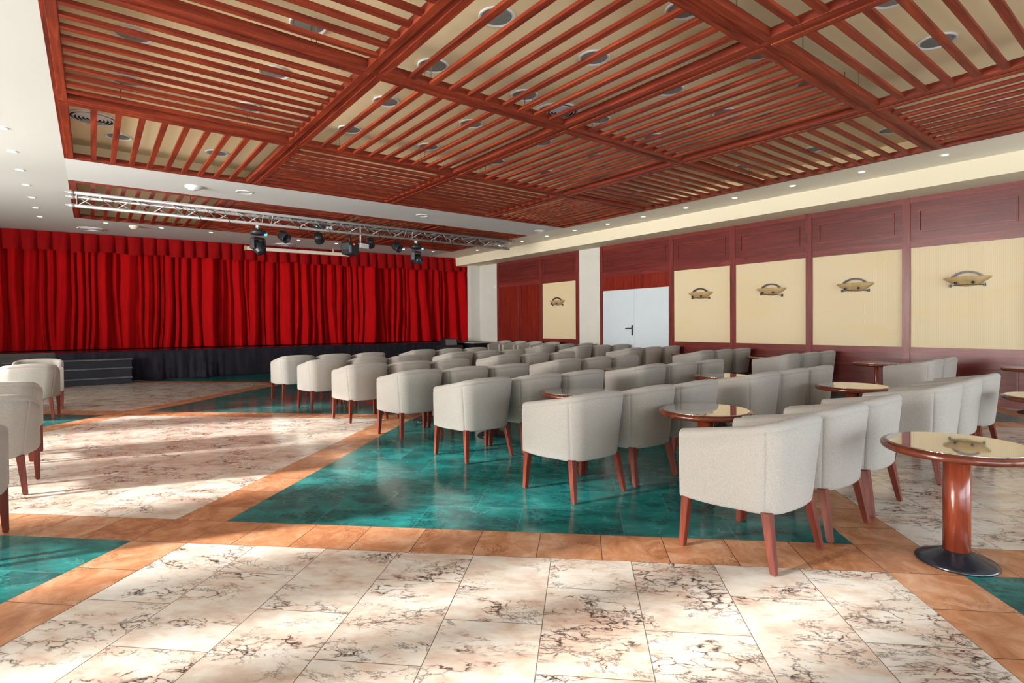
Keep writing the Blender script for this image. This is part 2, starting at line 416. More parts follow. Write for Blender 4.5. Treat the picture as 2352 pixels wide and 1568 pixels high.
# ------------------------------------------------------------------ room dimensions
XL, XR, YB, YF = -6.0, 9.78, -3.4, 17.3
ZC, ZP, ZS = 3.30, 3.56, 3.04
XS = 9.15
ST = 0.645
OX0, OX1 = -0.25, 8.25
GX = [-0.25, 1.90, 4.08, 6.18, 8.25]
GY = [-0.13, 2.14, 4.39, 6.68, 8.93]
SY0, SY1 = 10.23, 13.65
SXB = [-0.25, 1.84, 3.98, 6.02, 8.25]

# ------------------------------------------------------------------ floor (pattern grid turned 45 degrees to the room)
GANG = math.radians(44.62339)
def uv_of(x, y): return (x * math.cos(GANG) - y * math.sin(GANG), x * math.sin(GANG) + y * math.cos(GANG))  # (v, u)
bm = bmesh.new()
v_lines, u_lines = [], []
for k in range(-6, 7):
    v_lines += [(-2.13 + STRIP * k, ('c', k)), (1.41 + STRIP * k, ('s', k))]
    u_lines += [(3.045 + STRIP * k, ('c', k)), (3.045 + CELL + STRIP * k, ('s', k))]
for i in range(len(v_lines) - 1):
    for j in range(len(u_lines) - 1):
        v0, v1, u0, u1 = v_lines[i][0], v_lines[i + 1][0], u_lines[j][0], u_lines[j + 1][0]
        q = [bm.verts.new((a, b, 0)) for a, b in ((v0, u0), (v1, u0), (v1, u1), (v0, u1))]
        f = bm.faces.new(q)
        kv, ku = v_lines[i][1], u_lines[j][1]
        f.material_index = 2 if 's' in (kv[0], ku[0]) else (1 if (kv[1] + ku[1]) % 2 == 0 else 0)
for (px, py), (nx, ny) in (((XL - 0.2, 0), (-1, 0)), ((XR + 0.1, 0), (1, 0)), ((0, YB - 0.2), (0, -1)), ((0, YF), (0, 1))):
    pv, pu = uv_of(px, py); nv, nu = uv_of(nx, ny)
    bmesh.ops.bisect_plane(bm, geom=bm.verts[:] + bm.edges[:] + bm.faces[:], plane_co=(pv, pu, 0), plane_no=(nv, nu, 0), clear_outer=True)
bmesh.ops.recalc_face_normals(bm, faces=bm.faces[:])
if sum(f.normal.z for f in bm.faces) < 0: bmesh.ops.reverse_faces(bm, faces=bm.faces[:])
me = bpy.data.meshes.new('floor'); bm.to_mesh(me); bm.free()
for m in (M_WHITE_MARBLE, M_TEAL, M_ORANGE): me.materials.append(m)
fl = bpy.data.objects.new('floor', me); COL.objects.link(fl)
fl.rotation_euler = (0, 0, -GANG)
tag(fl, 'polished stone floor of white marble and teal squares framed by orange strips', 'floor', kind='structure')

# ------------------------------------------------------------------ ceiling with two recessed bays
mb = MB()
xs = [XL, OX0, OX1, XS]; ys = [YB, GY[0], GY[4], SY0, SY1, YF]
for i in range(3):
    for j in range(5):
        if i == 1 and j in (1, 3): continue
        mi = 0 if i == 1 and j == 2 else (2 if i == 2 else 1)
        x0, x1, y0, y1 = xs[i], xs[i + 1], ys[j], ys[j + 1]
        mb.add([(x0, y0, ZC), (x1, y0, ZC), (x1, y1, ZC), (x0, y1, ZC)], [(0, 3, 2, 1)], mi=mi)
for y0, y1 in ((GY[0], GY[4]), (SY0, SY1)):
    e = 0.28
    X0, X1, Y0, Y1 = OX0 - e, OX1 + e, y0 - e, y1 + e
    mb.add([(X0, Y0, ZP), (X1, Y0, ZP), (X1, Y1, ZP), (X0, Y1, ZP)], [(0, 3, 2, 1)], mi=3)
    for a, b in (((X0, Y0), (X1, Y0)), ((X1, Y0), (X1, Y1)), ((X1, Y1), (X0, Y1)), ((X0, Y1), (X0, Y0))):
        mb.add([(a[0], a[1], ZC), (b[0], b[1], ZC), (b[0], b[1], ZP), (a[0], a[1], ZP)], [(0, 1, 2, 3)], mi=3)
ce = mb.build('ceiling', [M_CEIL, M_CEIL_SIDE, plain('cream_ceiling_edge_paint', (0.84, 0.79, 0.67), 0.8, spec=0.2, var=0.02, vs=0.6), M_PLENUM])
tag(ce, 'white plaster ceiling with two recessed bays behind the wooden slats', 'ceiling', kind='structure')
so = MB().box(XS, XR + 0.12, YB, YF, ZS, ZC + 0.02).build('trim_1', M_CREAM)
tag(so, 'cream boxed soffit running along the top of the panelled wall', 'soffit', kind='structure')

# ------------------------------------------------------------------ walls
def wall(name, args, mat, label):
    o = MB().box(*args).build(name, mat); return tag(o, label, 'wall', kind='structure')
mb = MB()
mb.box(XR, XR + 0.12, YB, 9.22, 0, ZS, mi=0)
mb.box(XR, XR + 0.12, 9.22, 10.06, 0, ZS, mi=1)
mb.box(XR, XR + 0.12, 10.06, 13.55, 0, ZS, mi=0)
mb.box(XR, XR + 0.12, 13.55, YF, 0, ZS, mi=1)
wr = mb.build('wall_right', [M_PAPER, M_WALLW])
tag(wr, 'long right wall with cream ribbed wallpaper between mahogany posts', 'wall', kind='structure')
wall('wall_far', (XL, XR, YF - 0.05, YF + 0.1, 0, ZC), M_WALLW, 'far wall hidden behind the red stage curtain')
wall('wall_return', (9.44, XR, 14.55, 14.75, ST + 0.002, ZS), M_WALLW, 'short pale return wall at the right end of the stage')
mb = MB()                                   # window wall left of the photograph: piers and a header around glazed openings
zt = 2.90
mb.box(XL - 0.2, XL, YB, YF, zt, ZC)
mb.box(XL - 0.2, XL, 11.3, YF, 0, zt)
for y0, y1 in ((YB, -2.9), (0.95, 1.25), (4.3, 4.55), (7.35, 7.6), (9.65, 9.9)):
    mb.box(XL - 0.2, XL, y0, y1, 0, zt)
tag(mb.build('wall_left', M_WALLW), 'window wall with tall openings left of the view', 'wall', kind='structure')
mb = MB()
mb.box(XL, XR, YB - 0.2, YB, 1.95, ZC); mb.box(XL, -2.6, YB - 0.2, YB, 0, 1.95); mb.box(9.0, XR, YB - 0.2, YB, 0, 1.95); mb.box(3.0, 3.4, YB - 0.2, YB, 0, 1.95)
tag(mb.build('wall_rear', M_WALLW), 'rear wall with wide glazed openings behind the camera', 'wall', kind='structure')

# unseen drapes in the left windows, spaced to cut the sun into floor streaks
def drape(y0, y1, seed, z0=0.03, flare=0.0):
    rnd = random.Random(seed); P = []
    n = max(10, int((y1 - y0) * 40))
    for i in range(n + 1):
        t = i / n; row = []
        for k in range(9):
            s = k / 8; z = z0 + (2.95 - z0) * s
            wid = 1.0 + flare * (1 - s) ** 1.5 + 0.10 * math.sin(3.1 * s * PI + seed)
            y = (y0 + y1) / 2 + (t - 0.5) * (y1 - y0) * wid
            row.append((XL + 0.09 + 0.03 * math.sin(t * (y1 - y0) * 60 + seed), y, z))
        P.append(row)
    o = MB().grid(P).build('sun_gobo_drape', M_SHEER)
    return o
for i, (y0, y1, fl_) in enumerate(((-2.2, -0.8, .1), (-0.45, 1.85, .12), (2.25, 3.05, .2), (3.45, 3.85, .3), (4.05, 4.75, .25), (5.35, 5.95, .4), (7.0, 7.65, .2), (8.2, 8.35, .5), (9.35, 10.1, .2), (10.65, 11.3, .3))):
    tag(drape(y0, y1, i + 1, flare=fl_), 'unseen cream drape added in the left windows to break up the sun', 'drape', 'unseen drapes shaping the sun on the left', )

# ------------------------------------------------------------------ right wall panelling
POSTS = [-1.4, 0.05, 1.48, 2.91, 4.34, 5.765, 7.185, 9.215, 10.06, 11.50, 13.50]
for n, y in enumerate(POSTS):
    w = 0.05 if n not in (7, 8) else 0.045
    o = MB().box(XR - 0.045, XR + 0.01, y - w, y + w, 0.0, ZS).build('trim_%d' % (n + 2), M_PANEL_Z)
    tag(o, 'vertical mahogany post on the right wall', 'wall post', 'mahogany wall posts', 'structure')
def ring(mb, yc0, yc1, z0, z1, x, t=0.022, d=0.020):
    for a, b, c, e in ((yc0, yc1, z0, z0 + t), (yc0, yc1, z1 - t, z1), (yc0, yc0 + t, z0 + t, z1 - t), (yc1 - t, yc1, z0 + t, z1 - t)):
        mb.box(x - d, x + 0.002, a, b, c, e)
tn = 20
def trim(mb, mat, label, bevel=0.0):
    global tn
    tn += 1
    return tag(mb.build('trim_%d' % tn, mat, bevel=bevel), label, 'wall panelling', 'mahogany wall panelling', 'structure')
for i in range(len(POSTS) - 1):
    a, b = POSTS[i] + 0.045, POSTS[i + 1] - 0.045
    if i == 7: continue
    # upper panel with a raised moulding
    mb = MB(); mb.box(XR - 0.018, XR + 0.01, a, b, 2.38, ZS)
    trim(mb, M_PANEL_Y, 'dark mahogany upper wall panel')
    mb = MB(); mb.box(XR - 0.036, XR, a, b, 2.955, ZS); mb.box(XR - 0.032, XR, a, b, 2.285, 2.395)
    ring(mb, a + 0.11, b - 0.11, 2.51, 2.845, XR - 0.018)
    ring(mb, a + 0.125, b - 0.125, 2.525, 2.83, XR - 0.018, 0.010, 0.028)
    trim(mb, M_RAIL_Y, 'mahogany rails and moulding of an upper wall panel')
    if i in (6, 9): continue
    mb = MB(); mb.box(XR - 0.02, XR + 0.01, a, b, 0, 0.70); trim(mb, M_PANEL_Y, 'dark mahogany dado panel under the cream wallpaper')
    mb = MB(); mb.box(XR - 0.034, XR, a, b, 0.68, 0.785); ring(mb, a + 0.10, b - 0.10, 0.16, 0.50, XR - 0.02); mb.box(XR - 0.026, XR, a, b, 0.565, 0.58)
    trim(mb, M_RAIL_Y, 'mahogany dado rail and moulding')
o = MB().box(XR - 0.055, XR, YB, 7.2, 0, 0.10).box(XR - 0.055, XR, 10.06, 11.5, 0, 0.10).build('baseboard_right', M_RAIL_Y)
tag(o, 'mahogany baseboard along the right wall', 'baseboard', kind='structure')

# white double door with the plain boards above it
o = MB().box(XR - 0.03, XR + 0.01, 7.235, 8.19, 1.965, 2.29).box(XR - 0.03, XR + 0.01, 8.195, 9.17, 1.965, 2.29).build('trim_60', M_DOORWOOD)
tag(o, 'reddish boards above the white double door', 'wall panelling', kind='structure')
d = empty('door_1', (XR, 8.2, 0)); tag(d, 'white double door with a black lever handle', 'door', kind='structure')
for k, (y0, y1) in enumerate(((-0.955, -0.012), (-0.008, 0.95))):
    MB().box(-0.05, 0.0, y0, y1, 0.01, 1.955).build('door_leaf', M_DOORW, d, bevel=0.004)
mb = MB(); mb.box(-0.062, -0.05, 0.025, 0.062, 0.90, 1.13)
mb.tube([(-0.055, 0.044, 1.06), (-0.10, 0.044, 1.06), (-0.105, 0.06, 1.06), (-0.105, 0.20, 1.06)], 0.012, 8)
mb.lathe([(0.010, -0.066), (0.010, -0.05)], 10, (0, 0.044, 0.96), 'x')
hd = mb.build('handle', M_BLACKP, d); hd['label'] = 'black lever handle'
d = empty('door_2', (XR, 12.5, 0)); tag(d, 'dark mahogany double door with fine scored lines near the stage', 'door', kind='structure')
for y0, y1 in ((-0.955, -0.03), (0.03, 0.955)):
    lf = MB().box(-0.03, 0.01, y0, y1, 0.0, 2.285).build('door_leaf', M_DOORWOOD, d)
    mb = MB()
    for s in (y0 + 0.07, y1 - 0.07): mb.box(-0.034, -0.029, s - 0.004, s + 0.004, 0.05, 2.25)
    for k in range(1, 10): mb.box(-0.0325, -0.029, y0 + 0.07, y1 - 0.07, 2.26 - k * 0.24, 2.264 - k * 0.24)
    mb.build('scored_line', M_RAIL_Y, lf)
MB().box(-0.04, 0.0, -0.03, 0.03, 0, 2.285).build('centre_stile', M_PANEL_Z, d)
# light switch / hook by the far end of the wall
o = MB().box(XR - 0.02, XR, 13.66, 13.72, 2.30, 2.37).build('wall_switch', M_WPLASTIC)
tag(o, 'tiny pale wall switch beside the last mahogany post', 'switch')

# ------------------------------------------------------------------ wall sconces
def sconce(y, label, tilt):
    r = empty('wall_sconce', (XR, y, 1.79), 0, label, 'wall lamp', 'alabaster wall sconces')
    R_, D_ = 0.275, 0.19
    P = []
    prof = [(1.0, 0.0), (0.97, -0.016), (0.82, -0.046), (0.62, -0.082), (0.40, -0.110), (0.18, -0.126), (0.02, -0.130)]
    nn = 24
    for k in range(nn + 1):
        t = PI * k / nn
        P.append([(-D_ * s * math.sin(t) - 0.004, R_ * s * math.cos(t), h) for s, h in prof])
    P2 = []
    for k in range(nn + 1):
        t = PI * k / nn
        P2.append([(-(D_ * s - 0.006) * math.sin(t) - 0.004, (R_ * s - 0.006) * math.cos(t), h + 0.008) for s, h in prof[:-1]] )
    mb = MB(); mb.grid(P); mb.grid(P2)
    for k in range(nn):   # rim
        mb.add([P[k][0], P[k + 1][0], P2[k + 1][0], P2[k][0]], [(0, 1, 2, 3)])
    mb.build('glass_bowl', M_SCONCE, r)
    mb = MB(); A = []
    for k in range(21):
        t = PI * (0.08 + 0.84 * k / 20)
        c, s_ = math.cos(t), math.sin(t)
        A.append([(-0.05 - 0.02 * 0, 0.185 * c, -0.025 + 0.118 * s_), (-0.05, 0.160 * c, -0.03 + 0.098 * s_), (-0.065, 0.160 * c, -0.03 + 0.098 * s_), (-0.065, 0.185 * c, -0.025 + 0.118 * s_), (-0.05, 0.185 * c, -0.025 + 0.118 * s_)])
    mb.grid(A, smooth=False)
    mb.build('arch_bracket', M_IRON, r)
    mb = MB()
    pts = [(0, 0.20, -0.110 + tilt), (-0.05, 0.185, -0.110 + tilt), (-0.13, 0.10, -0.108), (-0.155, 0.0, -0.106), (-0.13, -0.10, -0.108), (-0.05, -0.185, -0.110 - tilt), (0, -0.20, -0.110 - tilt)]
    mb.tube(pts, 0.0055, 8)
    for s in (-1, 1): mb.box(-0.035, 0, s * 0.195 - 0.012, s * 0.195 + 0.012, -0.13 + s * tilt, -0.085 + s * tilt)
    mb.build('support_bar', M_IRON, r)
    for s in (-1, 1):
        MB().lathe([(0.002, -0.02), (0.014, -0.017), (0.021, 0.0), (0.014, 0.017), (0.002, 0.02)], 14, (-0.158, s * 0.098, -0.078), 'x').build('knob', M_BLACKP, r)
sconce(2.18, 'amber bowl sconce on the wallpaper nearest the camera', 0.0)
sconce(3.62, 'amber bowl sconce in the second wallpaper bay from the camera', 0.004)
sconce(5.01, 'amber bowl sconce with a drooping bar in the third wallpaper bay', 0.02)
sconce(6.48, 'amber bowl sconce in the wallpaper bay beside the white double door', 0.006)
sconce(10.82, 'small far amber sconce between the white pier and the mahogany door', 0.004)

# ------------------------------------------------------------------ slatted ceiling panels
COLW = ['leftmost column', 'second column from the left', 'third column from the left', 'column along the panelled wall']
ROWW = ['row over the camera', 'second row from the camera', 'third row from the camera', 'row nearest the stage']
ORI = [['y', 'x', 'x', 'y'], ['x', 'y', 'y', 'x'], ['x', 'y', 'y', 'x'], ['y', 'x', 'x', 'y']]
def slat_panel(x0, x1, y0, y1, ori, n, label, group, outer=(0, 0, 0, 0)):
    g = 0.028                                   # half of the gap between neighbouring frames
    bw, bh, z0 = 0.066, 0.070, ZC - 0.012
    r = empty('slatted_ceiling_panel', ((x0 + x1) / 2, (y0 + y1) / 2, ZC), 0, label, 'ceiling panel', group)
    cx, cy = (x0 + x1) / 2, (y0 + y1) / 2
    X0, X1, Y0, Y1 = x0 + g - cx, x1 - g - cx, y0 + g - cy, y1 - g - cy
    lo, hi = z0 - ZC, z0 - ZC + bh
    for (a, b, c, d, m) in ((X0, X0 + bw, Y0, Y1, M_WY), (X1 - bw, X1, Y0, Y1, M_WY), (X0 + bw, X1 - bw, Y0, Y0 + bw, M_WX), (X0 + bw, X1 - bw, Y1 - bw, Y1, M_WX)):
        MB().box(a, b, c, d, lo, hi).build('frame_board', m, r, bevel=0.003)
    sw, sh = 0.056, 0.031
    rnd = random.Random(int(x0 * 71 + y0 * 37))
    for k in range(n):
        if ori == 'y':
            c = X0 + bw + (X1 - X0 - 2 * bw) * (k + 1) / (n + 1)
            o = MB().box(c - sw / 2, c + sw / 2, Y0 + bw, Y1 - bw, lo + 0.003, lo + sh).build('batten', M_WY, r)
        else:
            c = Y0 + bw + (Y1 - Y0 - 2 * bw) * (k + 1) / (n + 1)
            o = MB().box(X0 + bw, X1 - bw, c - sw / 2, c + sw / 2, lo + 0.003, lo + sh).build('batten', M_WX, r)
    # suspension wires up to the ceiling above
    for sx in (-0.55, 0.55):
        for sy in (-0.55, 0.55):
            wx, wy = sx * (X1 - X0) / 2 * 1.0, Y0 + 0.033 if sy < 0 else Y1 - 0.033
            MB().tube([(wx, wy, hi), (wx, wy, ZP - ZC)], 0.004, 5).build('hanger_wire', M_WIRE, r)
    return r
for j in range(4):
    for i in range(4):
        o_ = ORI[j][i]
        slat_panel(GX[i], GX[i + 1], GY[j], GY[j + 1], o_, 9 if o_ == 'y' else 10,
                   'red slatted ceiling panel, %s, %s' % (COLW[i], ROWW[j]), 'slatted panels of the main ceiling')
for i, o_ in enumerate(('y', 'x', 'y', 'x')):
    slat_panel(SXB[i], SXB[i + 1], SY0, SY1, o_, 9 if o_ == 'y' else 16,
               'red slatted panel of the narrow bay above the truss, %s' % ['leftmost', 'second from left', 'third from left', 'rightmost'][i], 'slatted panels of the bay above the truss')
# recessed filler strips between panel frames, and the shadow-gap frame round each bay
mb = MB()
for x in GX[1:-1]: mb.box(x - 0.028, x + 0.028, GY[0], GY[4], ZC - 0.002, ZC + 0.02)
tag(mb.build('trim_70', M_WY), 'recessed red filler strips between ceiling panels running to the stage', 'ceiling trim', kind='structure')
mb = MB()
for y in GY[1:-1]: mb.box(GX[0], GX[4], y - 0.028, y + 0.028, ZC + 0.000, ZC + 0.022)
tag(mb.build('trim_71', M_WX), 'recessed red filler strips between ceiling panels running to the panelled wall', 'ceiling trim', kind='structure')
mb = MB()
for (x0, x1, y0, y1) in ((OX0, OX1, GY[0], GY[4]), (OX0, OX1, SY0, SY1)):
    t = 0.03
    mb.box(x0 - 0.001, x0 + t, y0, y1, ZC - 0.006, ZC + 0.05); mb.box(x1 - t, x1 + 0.001, y0, y1, ZC - 0.006, ZC + 0.05)
    mb.box(x0 + t, x1 - t, y0 - 0.001, y0 + t, ZC - 0.006, ZC + 0.05); mb.box(x0 + t, x1 - t, y1 - t, y1 + 0.001, ZC - 0.006, ZC + 0.05)
for x in SXB[1:-1]: mb.box(x - 0.028, x + 0.028, SY0 + 0.03, SY1 - 0.03, ZC, ZC + 0.02)
tag(mb.build('trim_72', M_WY), 'red border boards round the two ceiling bays', 'ceiling trim', kind='structure')

# ------------------------------------------------------------------ recessed lamps, vents, detectors, downlights
def lamp_proto():
    r = empty('recessed_ceiling_lamp', (0, 0, 0))
    MB().lathe([(0.142, 0.0), (0.142, -0.010), (0.134, -0.015), (0.127, -0.011), (0.125, -0.006), (0.120, -0.010), (0.117, -0.004)], 32, cap=False).build('trim_ring', M_WPLASTIC, r)
    MB().lathe([(0.119, -0.005), (0.08, -0.009), (0.001, -0.011)], 32, cap=False).build('glass', M_GREYGLASS, r)
    return r
LP = lamp_proto(); lamp_first = [True]
def put(proto, flag, loc, label, cat, group, rz=0.0):
    o = proto if flag[0] else copy_tree(proto)
    flag[0] = False
    o.location = loc; o.rotation_euler = (0, 0, rz)
    return tag(o, label, cat, group)
kz = (ZP - EYE) / (3.6 - EYE)
LX = [[0.294, 1.402], [2.54, 3.63], [4.745, 5.78], [6.90, 7.98]]
LYS = [1.50, 2.55, 3.51, 4.53, 5.56, 6.62, 8.63]
ORD = ['nearest the camera', 'second from the camera', 'third from the camera', 'fourth from the camera', 'fifth from the camera', 'sixth from the camera', 'nearest the stage']
LN = ['line over the left aisle', 'second line from the left', 'third line from the left', 'fourth line from the left', 'fifth line from the left', 'sixth line from the left', 'line next to the wall line', 'line nearest the panelled wall']
li = 0
for ix, x in enumerate([a for c in LX for a in c]):
    for iy, y in enumerate(LYS):
        if iy == 0 and x < 4: continue
        if iy == 1 and x < 2: continue
        put(LP, lamp_first, (x * kz, y * kz, ZP - 0.001), 'round frosted lamp above the slats, %s, %s' % (LN[ix], ORD[iy]), 'ceiling lamp', 'frosted recessed lamps above the slats')
for k, (x, y) in enumerate(((0.85, 11.4), (1.45, 12.6), (5.0, 11.6))):
    put(LP, lamp_first, (x, y, ZP - 0.001), ['frosted lamp in the bay above the truss, near its left end', 'frosted lamp in the bay above the truss, deeper towards the curtain', 'frosted lamp in the bay above the middle of the truss'][k], 'ceiling lamp', 'frosted lamps above the truss')

def vent_proto():
    r = empty('round_air_vent', (0, 0, 0))
    mb = MB()
    mb.lathe([(0.250, 0.0), (0.250, -0.008), (0.222, -0.016), (0.214, -0.010)], 48, cap=False)
    for k in range(5):
        ro = 0.196 - k * 0.036
        mb.lathe([(ro, -0.012), (ro - 0.004, -0.009), (ro - 0.018, -0.022), (ro - 0.014, -0.025), (ro, -0.012)], 48, cap=False)
    mb.lathe([(0.018, -0.010), (0.014, -0.024), (0.001, -0.026)], 24, cap=False)
    mb.build('ring_louvre', M_WPLASTIC, r)
    MB().lathe([(0.222, -0.002), (0.001, -0.002)], 48, cap=False).build('backing', M_VENTDARK, r)
    return r
VP = vent_proto(); vf = [True]
for (x, y, z, l) in ((0.043 * kz, 8.0 * kz + 0.05, ZP - 0.001, 'round ringed air vent behind the slats at the far left corner of the main bay'),
                     (4.206 * kz, 4.649 * kz, ZP - 0.001, 'round ringed air vent behind the slats near the middle of the main bay'),
                     (0.10, 10.95, ZP - 0.001, 'round ringed air vent behind the slats above the left end of the truss'),
                     (0.014, 15.0, ZC - 0.001, 'round air vent in the plain ceiling before the left half of the curtain'),
                     (3.99, 15.0, ZC - 0.001, 'round air vent in the ceiling above the roller screen case')):
    put(VP, vf, (x, y, z), l, 'air vent', 'round air vents')
def disc(name, loc, prof, mat, label, cat, group=None):
    o = MB().lathe(prof, 28, cap=False).build(name, mat); o.location = loc
    return tag(o, label, cat, group)
r = empty('smoke_detector', (1.24, 9.60, ZC), 0, 'white domed smoke detector on the plain band between the ceiling bays', 'smoke detector')
MB().lathe([(0.115, 0.0), (0.115, -0.018), (0.105, -0.026), (0.07, -0.05), (0.001, -0.056)], 28, cap=False).build('body', M_WPLASTIC, r)
MB().lathe([(0.03, -0.046), (0.026, -0.062), (0.001, -0.063)], 16, cap=False).build('sensor_cap', M_GREYGRILLE, r)
disc('smoke_detector', (0.72, 14.07, ZC), [(0.09, 0.0), (0.09, -0.03), (0.07, -0.045), (0.06, -0.07), (0.001, -0.075)], M_SCREEN, 'small cream detector between the two left downlights before the curtain', 'smoke detector')
for x, l in ((1.93, 'left'), (5.08, 'middle'), (8.06, 'right')):
    r = empty('ceiling_speaker', (x, 9.53, ZC), 0, 'flat round speaker grille at the %s of the white ceiling band' % l, 'ceiling speaker', 'flat round speakers in the white band')
    MB().lathe([(0.125, 0.0), (0.125, -0.007), (0.110, -0.010), (0.106, -0.004)], 32, cap=False).build('rim', M_WPLASTIC, r)
    MB().lathe([(0.108, -0.003), (0.001, -0.007)], 32, cap=False).build('grille', M_GREYGRILLE, r)
def dl_proto():
    r = empty('downlight', (0, 0, 0))
    MB().lathe([(0.052, 0.0), (0.052, -0.004), (0.042, -0.008), (0.036, -0.002)], 24, cap=False).build('trim_ring', M_WPLASTIC, r)
    MB().lathe([(0.037, -0.003), (0.001, -0.004)], 20, cap=False).build('lens', M_GLOW, r)
    return r
DP = dl_proto(); df = [True]
NUM = ['nearest', 'second', 'third', 'fourth', 'fifth', 'sixth', 'seventh', 'eighth', 'ninth', 'tenth', 'eleventh', 'farthest']
for k, (x, y) in enumerate(zip([8.604, 8.614, 8.611, 8.635, 8.643, 8.659, 8.679, 8.669, 8.676, 8.70, 8.682, 8.671], [2.149, 3.111, 4.082, 5.062, 6.046, 7.039, 8.013, 9.017, 9.992, 10.993, 11.955, 13.018])):
    put(DP, df, (x, y, ZC - 0.001), 'lit downlight in the row above the panelled wall, %s from the camera' % NUM[k] if k not in (0, 11) else 'lit downlight above the panelled wall, %s the camera' % ('nearest' if k == 0 else 'farthest from'), 'downlight', 'downlights above the panelled wall')
for k in range(7):
    put(DP, df, (-0.727 - 0.006 * k, 7.979 + 0.99 * k, ZC - 0.001), 'lit downlight in the left ceiling row, %s from the camera' % NUM[k] if 0 < k < 6 else 'lit downlight in the left ceiling row, %s' % ('closest to the camera' if k == 0 else 'closest to the curtain'), 'downlight', 'downlights in the left row')
for k, (x, y) in enumerate(((0.245, 13.99), (1.2, 14.01), (2.146, 14.047), (4.058, 14.06), (5.004, 14.06), (5.961, 14.05), (6.873, 14.016), (7.811, 14.02))):
    put(DP, df, (x, y, ZC - 0.001), 'lit downlight in the row before the curtain, %s from the left' % ['first', 'second', 'third', 'fourth', 'fifth', 'sixth', 'seventh', 'last'][k], 'downlight', 'downlights before the curtain')

# ------------------------------------------------------------------ stage
r = empty('stage', (4.4, 14.5, 0), 0, 'low black stage platform below the red curtain', 'stage')
MB().box(-7.5, 5.36, 0.0, 2.72, 0.0, ST - 0.02).build('platform', M_BLACK, r)
MB().box(-7.5, 5.36, -0.02, 2.72, ST - 0.02, ST).build('deck', M_DECK, r)
g = MB().box(-7.5, -5.0, -0.05, -0.004, 0.0, ST - 0.06).box(-7.5, -5.0, -0.08, 0.0, ST - 0.06, ST + 0.02).build('side_fascia', M_GREYW, r); g['label'] = 'bare grey board front'
w = MB().box(4.55, 5.36, -0.86, 0.0, 0.0, ST - 0.03).build('wing', M_BLACK, r)
MB().box(4.53, 5.36, -0.88, 0.0, ST - 0.03, ST - 0.005).build('wing_top', plain('grey_wing_top', (0.36, 0.36, 0.33), 0.5), r)
# black skirt pleated along the stage front
P = []; rnd = random.Random(3)
n = 460; x0, x1 = -0.58, 8.9
for i in range(n + 1):
    t = i / n; x = x0 + (x1 - x0) * t
    amp = 0.020 if x < 2.6 else 0.006
    fold = amp * (math.sin(x * 13) + 0.7 * math.sin(x * 29 + 1.3 * math.sin(x * 3)) + 0.4 * math.sin(x * 53))
    row = []
    for k in range(11):
        s = k / 10; z = 0.012 + (ST - 0.01) * s
        lean = (0.16 * (1 - s) ** 2 if 0.6 < x < 2.3 else 0.03 * (1 - s))
        row.append((x, 14.5 - 0.045 - lean * (0.6 + 0.4 * math.sin(x * 7)) - fold * (1 - 0.75 * s) + 0.008 * math.sin(z * 25 + x * 11) * (1 if x < 2.6 else 0.25), z))
    P.append(row)
sk = MB().grid(P).build('stage_skirt', M_SKIRT)
m_ = sk.modifiers.new('thick', 'SOLIDIFY'); m_.thickness = 0.004
tag(sk, 'crumpled black cloth skirt along the stage front', 'stage skirt')
# steps
r = empty('stage_steps', (-0.2, 13.92, 0), 0, 'charcoal wooden steps of three treads at the left of the stage', 'steps')
for k, (y0, z0, z1) in enumerate(((0.0, 0.0, 0.145), (0.12, 0.145, 0.335), (0.24, 0.335, 0.51))):
    MB().box(-1.15, 0.835 + 0.008 * k, y0 + 0.02, 0.46, z0, z1 - 0.028).build('riser', M_STEP, r)
    MB().box(-1.15, 0.85 + 0.012 * k, y0 - 0.005, 0.46, z1 - 0.028, z1).build('tread', M_STEPE, r, bevel=0.006)
# wedge monitor on its box beside the stage
r = empty('speaker_box', (8.40, 14.12, 0), 0, 'black square cabinet on the floor before the right of the stage', 'speaker')
MB().box(-0.33, 0.33, -0.22, 0.22, 0.0, 0.56).build('cabinet', M_BLACKP, r, bevel=0.01)
MB().box(-0.30, 0.30, -0.228, -0.22, 0.04, 0.52).build('grille', M_GREYW, r)
r = empty('stage_monitor', (8.37, 14.12, 0.56), 0, 'small grey wedge monitor lying on the black cabinet', 'speaker')
mb = MB(); v = []
for x in (-0.20, 0.20):
    v += [(x, -0.15, 0.0), (x, 0.17, 0.0), (x, 0.17, 0.21), (x, -0.11, 0.19)]
mb.add(v, [(0, 1, 2, 3), (7, 6, 5, 4), (0, 4, 5, 1), (1, 5, 6, 2), (2, 6, 7, 3), (3, 7, 4, 0)])
mb.build('cabinet', M_BLACKP, r, bevel=0.008)
v = [(-0.185, -0.157, 0.012), (0.185, -0.157, 0.012), (0.185, -0.12, 0.178), (-0.185, -0.12, 0.178)]
MB().add([*v, *[(a, b + 0.012, c) for a, b, c in v]], [(0, 1, 2, 3), (7, 6, 5, 4), (0, 4, 5, 1), (1, 5, 6, 2), (2, 6, 7, 3), (3, 7, 4, 0)]).build('grille', plain('steel_grey_grille', (0.16, 0.16, 0.17), 0.5), r)

# ------------------------------------------------------------------ curtain and valance
def curt_y(x): return 16.22 - 0.088 * (x + 1.5)
rnd = random.Random(11)
